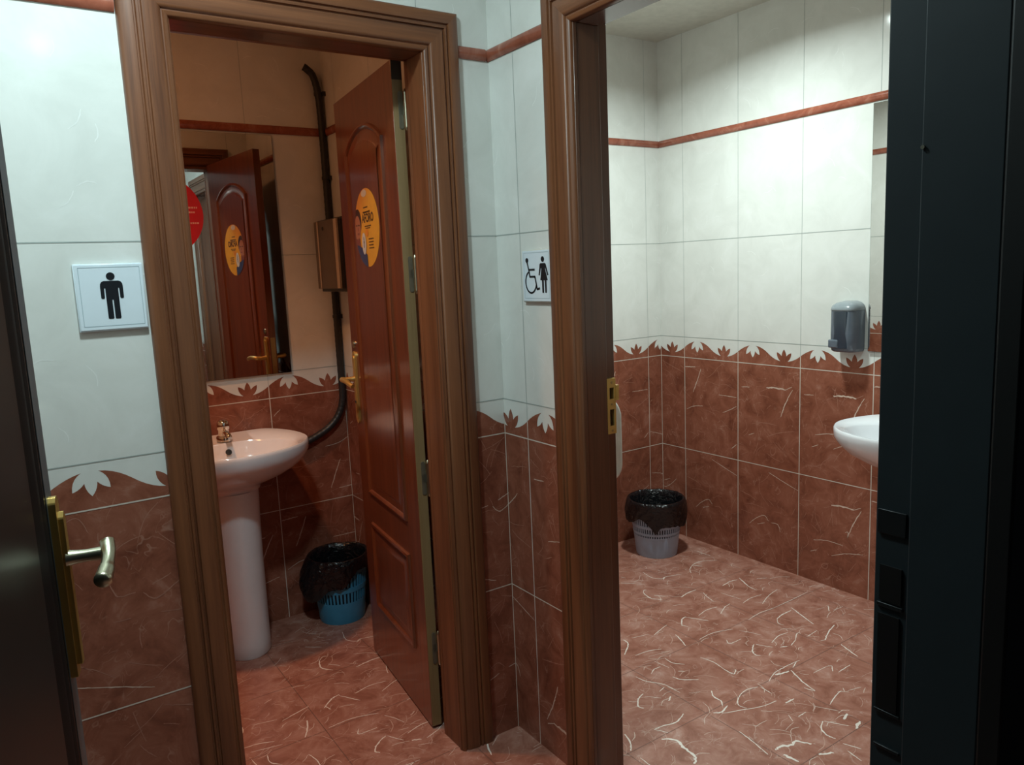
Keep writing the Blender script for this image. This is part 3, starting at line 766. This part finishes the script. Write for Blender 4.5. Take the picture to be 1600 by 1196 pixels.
# ------------------------------------------------------------------ wash basins
def basin(label, place, zr):
    """local frame: u across, v distance from wall (out), z; place(u, v, z) -> world"""
    t = thing('wash_basin', label, 'sink')
    N = 72
    def outer(th, s=1.0):
        c, sn = cos(th), sin(th)                       # sn>0 towards the wall
        a = .262; b = .222 if sn < 0 else .32
        r = 1 / sqrt((c / a) ** 2 + (sn / b) ** 2)
        if sn > 0: r = min(r, .236 / sn)
        return (r * c * s, .238 - r * sn * s)          # v measured from wall
    def inner(th, s=1.0):
        return (.205 * cos(th) * s, .290 - .132 * sin(th) * s)
    ths = [2 * pi * i / N for i in range(N)]
    rows = []
    for s, dz in ((.06, -.128), (.35, -.124), (.62, -.108), (.82, -.078), (.94, -.040), (1.0, -.014), (1.03, -.006)):
        rows.append([place(*inner(th, s), zr + dz) for th in ths])
    for s, dz in ((.965, -.001), (.985, 0), (.997, -.004), (1.0, -.012), (.995, -.034)):
        rows.append([place(*outer(th, s), zr + dz) for th in ths])
    for k, dz in ((.955, -.055), (.86, -.085), (.70, -.115), (.52, -.138), (.41, -.152), (.365, -.162), (.355, -.172)):
        row = []
        for th in ths:
            u, v = outer(th, 1.0); uc, vc = 0.0, .16
            # contract towards the pedestal axis, keep the back flat to the wall
            row.append(place(uc + (u - uc) * k, max(.004, vc + (v - vc) * k), zr + dz))
        rows.append(row)
    mb = MB(); mb.grid(rows, M['ceramic'], True, True, True)
    bowl = mb.build('bowl', t, smooth=60)
    mb = MB()
    # overflow hole and drain
    ov = [(.011 * cos(a), .011 * sin(a)) for a in [2 * pi * i / 20 for i in range(20)]]
    mb.poly(ov, M['hole'], lambda a, b, h: place(a, .1715 + .004 - b * .35, zr - .036 + b * .94), 0)
    mb.build('overflow_hole', bowl, smooth=0)
    mb = MB(); mb.lathe([(.001, 0), (.016, 0), (.018, .002)], M['chrome'], (0, 0, 0), 24)
    mb.v = [place(x, .290 + y, zr - .126 + z) for x, y, z in mb.v]; mb.build('drain', bowl)
    # pedestal
    rows = []
    for z, a, b in ((0, .085, .113), (.006, .088, .117), (.05, .086, .115), (.35, .088, .117), (.52, .091, .121), (zr - .178, .094, .125), (zr - .1725, .092, .123)):
        row = []
        for i in range(33):
            th = pi + pi * i / 32
            row.append(place(a * cos(th), .150 - b * sin(th), z))
        row += [place(a, .06, z), place(-a, .06, z)]
        rows.append(row)
    mb = MB(); mb.grid(rows, M['ceramic'], True, True, True)
    mb.build('pedestal', t, smooth=50)
    return t, bowl
def tap(t, place, zr):
    mb = MB()
    prof = [(.0, 0), (.027, 0), (.027, .014), (.025, .018), (.019, .020), (.018, .040), (.021, .044), (.022, .052)]
    mb.lathe(prof, M['chrome'], (0, 0, 0), 28)
    mb.v = [place(x, .128 + y, zr + z) for x, y, z in mb.v]
    tp = mb.build('tap', t, smooth=40)
    mb = MB(); mb.lathe([(.022, .052), (.0225, .056), (.021, .066), (.016, .074), (.008, .077), (.0, .078)], M['chrome'], (0, 0, 0), 28)
    mb.v = [place(x, .128 + y, zr + z) for x, y, z in mb.v]; mb.build('push_knob', tp, smooth=50)
    mb = MB(); mb.tube(smoothpath([place(0, .140, zr + .030), place(0, .165, zr + .034), place(0, .190, zr + .030), place(0, .200, zr + .020)], 4), .010, M['chrome'], 14)
    mb.build('spout', tp, smooth=60)
PMn = lambda u, v, z: (-.520 + u, YM - v, z)
b1, bowl1 = basin('white pedestal sink below the mirror in the left room', PMn, .790)
tap(b1, PMn, .788)
PLd = lambda u, v, z: (XF - v, -.452 - u, z)
b2, bowl2 = basin('white wash basin at right edge of the right room', PLd, .768)
tap(b2, PLd, .766)

# ------------------------------------------------------------------ waste bins
def bin_pt(c, rb, rt, h, th, z, off=0.0):
    r = rb + (rt - rb) * z / h + off
    return (c[0] + r * cos(th), c[1] + r * sin(th), z)
def waste_bin(label, c, rb, rt, h, mat, bands, a_slots):
    t = thing('waste_bin', label, 'waste bin')
    n = 64
    mb = MB()
    pr = lambda z, off: [bin_pt(c, rb, rt, h, 2 * pi * k / n, z, off) for k in range(n)]
    mb.grid([pr(.004, -.004), pr(.0, -.006), pr(.0, 0), pr(.004, .0012), pr(bands[0][0], 0)], mat, True, True)
    zprev = None
    for i, (z0, z1) in enumerate(bands):
        # vertical bars across an open slotted band
        for k in range(a_slots):
            th = 2 * pi * (k + .5) / a_slots; w = pi / a_slots * .55
            for o in (0, -.0022):
                pass
            q0 = [bin_pt(c, rb, rt, h, th - w, z0, 0), bin_pt(c, rb, rt, h, th + w, z0, 0), bin_pt(c, rb, rt, h, th + w, z0, -.003), bin_pt(c, rb, rt, h, th - w, z0, -.003)]
            q1 = [bin_pt(c, rb, rt, h, th - w, z1, 0), bin_pt(c, rb, rt, h, th + w, z1, 0), bin_pt(c, rb, rt, h, th + w, z1, -.003), bin_pt(c, rb, rt, h, th - w, z1, -.003)]
            mb.grid([q0, q1], mat, True)
        zt = bands[i + 1][0] if i + 1 < len(bands) else h
        mb.grid([pr(z1, -.003), pr(z1, .0012), pr(zt, .0012), pr(zt, -.003)], mat)
    mb.grid([pr(h - .012, .001), pr(h - .010, .006), pr(h, .006), pr(h, -.003)], mat)
    mb.build('bin_bucket', t, smooth=40)
    return t
def bin_liner(label, c, rb, rt, h, seed, drop, bulge):
    r = random.Random(seed); n = 160
    ph = [r.uniform(0, 6.28) for _ in range(8)]
    def wob(th, k): return sin(5 * th + ph[0] + k) * .35 + sin(9 * th + ph[1] - k * 1.7) * .3 + sin(17 * th + ph[2] + 2 * k) * .22 + abs(sin(13 * th + ph[3] + 1.3 * k)) * .4 - .2
    def ring(z, off, am, k, zz=0.0):
        out = []
        for j in range(n):
            th = 2 * pi * j / n
            x, y, _ = bin_pt(c, rb, rt, h, th, max(0, min(z, h)), off + am * wob(th, k))
            out.append((x, y, z + zz * wob(th, k + 3)))
        return out
    rows = [[(c[0] + .3 * (x - c[0]), c[1] + .3 * (y - c[1]), .012) for x, y, z in ring(.012, -.010, 0, 0)],
            ring(.014, -.008, 0, 0), ring(h * .5, -.010, .003, .3), ring(h * .8, -.011, .003, .6), ring(h - .012, -.008, .002, .9),
            ring(h + .003, -.0045, .0006, 1.1, .001), ring(h + .0065, -.001, .0004, 1.3, .002), ring(h + .0065, .005, .0004, 1.4, .002), ring(h + .001, .0092, .0006, 1.5)]
    K = 10
    for i in range(1, K + 1):
        f = i / K
        out = []
        for j in range(n):
            th = 2 * pi * j / n
            z = h - drop(th) * f + .006 * wob(th, 4) * f
            bl = bulge(th) * sin(pi * min(1, f * .80)) ** .8
            crease = .0045 * wob(th, 1.6 + f * 2.2) * f ** .7 + .0025 * sin(23 * th + ph[5] + 9 * f) * f
            x, y, _ = bin_pt(c, rb, rt, h, th, max(0, min(z, h)), .0098 + bl + crease + .002 * f)
            out.append((x, y, z))
        rows.append(out)
    mb = MB(); mb.grid(rows, M['bag'], True, True)
    return tag(mb.build('bin_liner', smooth=45, recalc=False), label, 'bin bag')
CM, CLd = (-.131, 1.062), (1.3155, .7445)
waste_bin('blue slotted plastic waste bin on the floor behind the wooden door', CM, .088, .114, .262, M['bin_blue'], [(.088, .130), (.150, .200)], 44)
bump_ang = lambda th, a, w: math.exp(-((math.atan2(sin(th - radians(a)), cos(th - radians(a)))) / w) ** 2)
bin_liner('black bin bag folded over the blue bin', CM, .088, .114, .262, 3, lambda t: .088 + .072 * bump_ang(t, 190, .6) + .02 * bump_ang(t, 255, .3) - .045 * bump_ang(t, 290, .45) - .03 * bump_ang(t, 335, .5), lambda t: .002 + .046 * bump_ang(t, 185, .6))
waste_bin('pale grey-blue plastic waste bin in the corner of the right room', CLd, .094, .1265, .263, M['bin_grey'], [(.100, .109), (.120, .142), (.155, .195)], 60)
bin_liner('black bin bag hanging over the rim of the grey bin', CLd, .094, .1265, .263, 11, lambda t: .104 + .034 * bump_ang(t, 224, .15) - .034 * bump_ang(t, 190, .30) + .022 * bump_ang(t, 305, .45), lambda t: .001 + .016 * bump_ang(t, 145, .35) + .013 * bump_ang(t, 318, .3))

# ------------------------------------------------------------------ black hose with clips
hp = [(-.075, 1.168, 2.150), (-.064, 1.166, 2.143), (-.040, 1.166, 2.118), (-.024, 1.168, 2.05), (-.019, 1.170, 1.93), (-.0175, 1.171, 1.78), (-.0175, 1.171, 1.6), (-.0175, 1.171, 1.4), (-.0175, 1.171, 1.2), (-.0175, 1.171, 1.05), (-.0175, 1.171, .94), (-.020, 1.171, .86), (-.042, 1.171, .80), (-.085, 1.171, .755), (-.15, 1.171, .722), (-.215, 1.171, .700)]
sp_ = smoothpath(hp, 14)
dense = [sp_[0]]
for p in sp_[1:]:
    d = (p - dense[-1]).length; k = max(1, int(d / .0045)); a = dense[-1]
    for i in range(1, k + 1): dense.append(a.lerp(p, i / k))
ht = thing('black_hose', 'black corrugated hose running down the corner to the sink', 'hose')
mb = MB(); mb.tube(dense, .0145, M['hose'], 14, rs=[.0141 if (i // 2) % 2 else .0135 for i in range(len(dense))]); mb.build('hose_tube', ht, smooth=60)
for z in (2.055, 1.74, 1.20):
    mb = MB(); mb.tube([(-.0175 - (.006 if z > 2 else 0), 1.170, z - .006), (-.0175 - (.006 if z > 2 else 0), 1.170, z + .006)], .0165, M['hose'], 16)
    mb.box(-.012, -.0005, 1.150, 1.158, z - .008, z + .008, M['hose'])
    mb.build('hose_clip', ht, smooth=40)

# ------------------------------------------------------------------ steel towel dispenser on the men's right wall
td = thing('paper_towel_dispenser', 'steel paper towel dispenser on the wall behind the wooden door', 'dispenser')
y0, y1, z0, z1 = .862, 1.125, 1.302, 1.572
mb = MB(); mb.box(-.085, -.0015, y0, y1, z0, z1, M['black_steel']); mb.build('dispenser_housing', td, bevel=.003)  # main housing of the dispenser, set against the wall
mb = MB()
yc = y0 + .026
sec = [(yc, -.080), (yc, -.097), (yc + .004, -.101), (y1 - .006, -.101), (y1 - .001, -.095), (y1 - .001, -.080)]
mb.grid([[(x, y, z0 + .012) for y, x in sec], [(x, y, z1 - .006) for y, x in sec]], M['inox'], True, True, True)
fc = mb.build('dispenser_cover', td, smooth=25)
mb = MB(); mb.tube([(-.099, 1.03, z1 - .035), (-.1025, 1.03, z1 - .035)], .007, M['hole'], 16); mb.build('lock', fc)
for ya, yb3 in ((y1 - .047, y1 - .036), (yc + .004, yc + .030)):
    mb = MB(); mb.box(-.1032, -.1006, ya, yb3, z0 + .013, z1 - .007, M['inox_highlight']); mb.build('cover_highlight', fc, bevel=.001)  # strips paint the bright vertical highlights of the cover's bevels

# ------------------------------------------------------------------ soap dispenser on the far wall
sd = thing('soap_dispenser', 'smoked grey soap dispenser on the far wall above the basin', 'soap dispenser')
SY, SW, SX = -.0705, .0530, XF
def sd_sec(w, d, z, n=24, flat=.45):
    pts = []
    for i in range(n + 1):
        t = pi * i / n
        cx, sy = cos(t), sin(t)
        u = w * (abs(cx) ** flat) * (1 if cx > 0 else -1); v = d * (sy ** flat if sy > 0 else 0)
        pts.append((SX - .002 - v, SY - u, z))
    return pts
rows = [sd_sec(SW * .90, .066, .988), sd_sec(SW * .97, .074, .993), sd_sec(SW, .078, 1.003), sd_sec(SW, .080, 1.06), sd_sec(SW, .078, 1.146)]
mb = MB(); mb.grid(rows, M['soap_side'], True, True, True); mb.build('dispenser_body', sd, smooth=50)
mb = MB()
rows = [[(p[0] - .0012, p[1], p[2]) for p in sd_sec(SW * .80, .0795, z)][3:-3] for z in (1.004, 1.06, 1.143)]
mb.grid(rows, M['soap_dark'], False); mb.build('dispenser_window', sd, smooth=50)
rows = [sd_sec(SW, .080, 1.147), sd_sec(SW * 1.01, .081, 1.149), sd_sec(SW * 1.0, .080, 1.156), sd_sec(SW * .93, .074, 1.166), sd_sec(SW * .72, .060, 1.175), sd_sec(SW * .38, .036, 1.181)]
mb = MB(); mb.grid(rows, M['soap_grey'], True, True, True); mb.build('dispenser_lid', sd, smooth=50)
mb = MB(); mb.box(SX - .0865, SX - .060, SY + .006, SY + SW - .006, 1.004, 1.036, M['soap_side']); mb.build('push_lever', sd, bevel=.005, seg=3)

# ------------------------------------------------------------------ white grab bar just inside the ladies' doorway
gb = thing('grab_rail', 'white vertical grab rail just behind the right doorway jamb', 'grab rail')
yb = -.20
mb = MB(); mb.tube(smoothpath([(WT + .004, yb, .984), (WT + .09, yb, .984), (WT + .122, yb, .976), (WT + .138, yb, .952), (WT + .141, yb, .925), (WT + .141, yb, .83), (WT + .138, yb, .79), (WT + .118, yb, .772), (WT + .09, yb, .766), (WT + .004, yb, .766)], 5), .0135, M['bar'], 16); mb.build('bar_tube', gb, smooth=60)
for z in (.984, .766):
    mb = MB(); mb.tube([(WT + .001, yb, z), (WT + .007, yb, z)], .026, M['bar'], 24); mb.build('wall_flange', gb, bevel=.002)

# ------------------------------------------------------------------ black door and frame at the near edge
E = Vector((-1.128, -.680, 0)); BD_ = Vector((-.172, -.74, 0)).normalized(); BN = Vector((-BD_.y, BD_.x, 0))
if BN.x < 0: BN = -BN
TK = lambda s, z, h: tuple(E + BD_ * s + BN * h + Vector((0, 0, z)))
bd = thing('door_2', 'black lacquered door leaf at left edge with a brass lever', 'door', 'structure')
KW = .745; KZ = 2.03
mb = MB(); mb.box(0, KW, .008, KZ, -.04, 0, M['black_door'], T=lambda x, y, z: TK(x, y, z)); mb.build('door_slab', bd, bevel=.002)
for (za, zb) in ((.14, .86), (1.10, 1.92)):
    pass
pa = [(.040, .12), (KW - .040, .12), (KW - .040, 1.93), (.040, 1.93)]
mb = MB(); rows = []
for d, h in ((0, 0), (.003, .0016), (.012, .0030), (.020, .0012), (.024, .0012), (.032, .0034), (.044, .0036), (.056, .0020), (.064, .0012)):
    rows.append([TK(p[0], p[1], h) for p in inset(pa, d)])
mb.grid(rows, M['black_mould']); mb.build('panel_moulding', bd, smooth=40)
mb = MB(); ip = inset(pa, .064); mb.poly(ip, M['black_panel'], lambda a, b, h: TK(a, b, h), .0016); mb.build('door_panel', bd, smooth=0)
mb = MB(); mb.box(-.0008, .030, .010, KZ - .002, -.012, .0008, M['reflection_grey'], T=lambda x, y, z: TK(x, y, z)); e = mb.build('edge_reflection', bd); e['label'] = 'thin grey strip painting the wall reflection on the door edge'  # strip added to paint the white wall's reflection along the stile
mb = MB(); ps = .016
mb.prism([(ps - .010, .870), (ps + .010, .870), (ps + .011, .885), (ps + .011, 1.085), (ps + .010, 1.098), (ps + .004, 1.105), (ps - .004, 1.105), (ps - .010, 1.098), (ps - .011, 1.085), (ps - .011, .885)], M['brass'], TK, .0, .009)
mb.prism([(ps - .007, .885), (ps + .007, .885), (ps + .007, 1.078), (ps, 1.086), (ps - .007, 1.078)], M['brass'], TK, .009, .015)
hpl = mb.build('handle_plate', bd, bevel=.0015); hpl['label'] = 'long brass handle plate'
mb = MB(); zl = 1.024
path = [TK(ps, zl, .012), TK(ps, zl, .017), TK(ps, zl, .024), TK(ps, zl, .034), TK(ps, zl, .044), TK(ps, zl, .051)]
mb.tube(path, .008, M['satin'], 18, rs=[.011, .0095, .0085, .0078, .0082, .0085])
g = smoothpath([TK(ps - .009, zl + .012, .057), TK(ps - .004, zl + .008, .058), TK(ps + .012, zl - .001, .060), TK(ps + .032, zl - .010, .059), TK(ps + .048, zl - .016, .057), TK(ps + .058, zl - .019, .056)], 6)
ng = len(g)
mb.tube(g, .010, M['satin'], 20, rs=[(.0088 if i < 8 else .0088 - .0012 * sin(pi * (i - 8) / 10) if i < 18 else .0094 + .001 * (i - 18) / 6) if i < ng - 4 else [.0100, .0088, .0060, .0012][i - ng + 4] for i in range(ng)])
mb.build('lever', hpl, smooth=60)

bf = thing('trim_11', 'black painted door frame filling the right edge with lock slots', 'door frame', 'structure')
mb = MB()
mb.box(NX1 + .004, NX1 + .055, -1.4545, -1.424, 0, 2.09, M['black_frame'])
mb.box(NX1, NX1 + .055, -1.514, -1.4545, 0, 2.09, M['black_frame'])
mb.build('jamb', bf, bevel=.0012)
mb = MB(); mb.box(NX0 - .045, NX0, -1.514, -1.424, 0, 2.09, M['black_frame']); mb.build('jamb', bf, bevel=.0012)
mb = MB(); mb.box(NX0, NX1, -1.514, -1.424, 2.04, 2.09, M['black_frame']); mb.build('head_jamb', bf, bevel=.0012)
mb = MB(); mb.box(NX1 - .002, NX1 + .10, -1.532, -1.5142, 0, 2.14, M['black_slot']); mb.build('casing_side', bf, bevel=.002)
mb = MB()
for (ya, yb2, za, zb) in ((-1.4485, -1.4295, 1.062, 1.094), (-1.4475, -1.4290, .962, 1.050)):
    mb.box(NX1 + .0025, NX1 + .0038, ya, yb2, za, zb, M['black_slot'])
sl = mb.build('lock_slot', bf); sl['label'] = 'black lock slots'
mb = MB()
for (ya, yb2, za, zb) in ((-1.4510, -1.4265, 1.122, 1.143), (-1.4500, -1.4275, 1.0565, 1.0600), (-1.4500, -1.4275, .9585, .9610), (-1.4510, -1.4280, .925, .9275)):
    mb.box(NX1 + .0022, NX1 + .0042, ya, yb2, za, zb, M['black_steel'])
mb.build('strike_plate', bf, bevel=.0004)
mb = MB(); mb.tube([(NX1 + .0005, -1.4560, 1.436), (NX1 - .0015, -1.4560, 1.436)], .0016, M['steel'], 12); mb.build('screw', bf)

# ------------------------------------------------------------------ lamps
def area(name, loc, size, power, col, spread=pi):
    l = bpy.data.lights.new(name, 'AREA'); l.shape = 'DISK'; l.size = size; l.energy = power; l.color = col; l.spread = spread
    o = bpy.data.objects.new(name, l); COL.objects.link(o); o.location = loc
    return o
area('hall_light', (-.93, -.62, 2.365), .14, 16, (.74, .97, 1.0))
area('ladies_light', (.86, .15, 2.372), .13, 21.5, (.85, 1.0, .975), radians(155))
area('mens_light', (-.80, .55, 2.36), .10, 1.55, (1.0, .40, .15))
area('mens_floor_beam', (-.80, .55, 2.355), .10, 4.0, (1.0, .42, .17), radians(100))  # second, narrow lamp added at the same spot to brighten the floor
pl = bpy.data.lights.new('glint_light', 'POINT'); pl.energy = .25; pl.color = (.9, 1, 1); pl.shadow_soft_size = .03  # unseen point lamp added to make the glint on the hall tiles
po = bpy.data.objects.new('glint_light', pl); COL.objects.link(po); po.location = (-.92, -1.36, 2.176)
w = bpy.data.worlds.new('world'); scene.world = w; w.use_nodes = True
w.node_tree.nodes['Background'].inputs['Color'].default_value = (.02, .025, .03, 1); w.node_tree.nodes['Background'].inputs['Strength'].default_value = .3

# ------------------------------------------------------------------ camera
cd = bpy.data.cameras.new('camera'); cd.sensor_width = 36; cd.sensor_fit = 'HORIZONTAL'; cd.lens = FPX / 1600 * 36; cd.clip_start = .02
co = bpy.data.objects.new('camera', cd); COL.objects.link(co)
R3 = Matrix((CR, CU, -CF)).transposed()
co.matrix_world = Matrix.Translation(CAM) @ R3.to_4x4()
scene.camera = co
scene.view_settings.view_transform = 'Standard'; scene.view_settings.look = 'None'; scene.view_settings.exposure = 0; scene.view_settings.gamma = 1
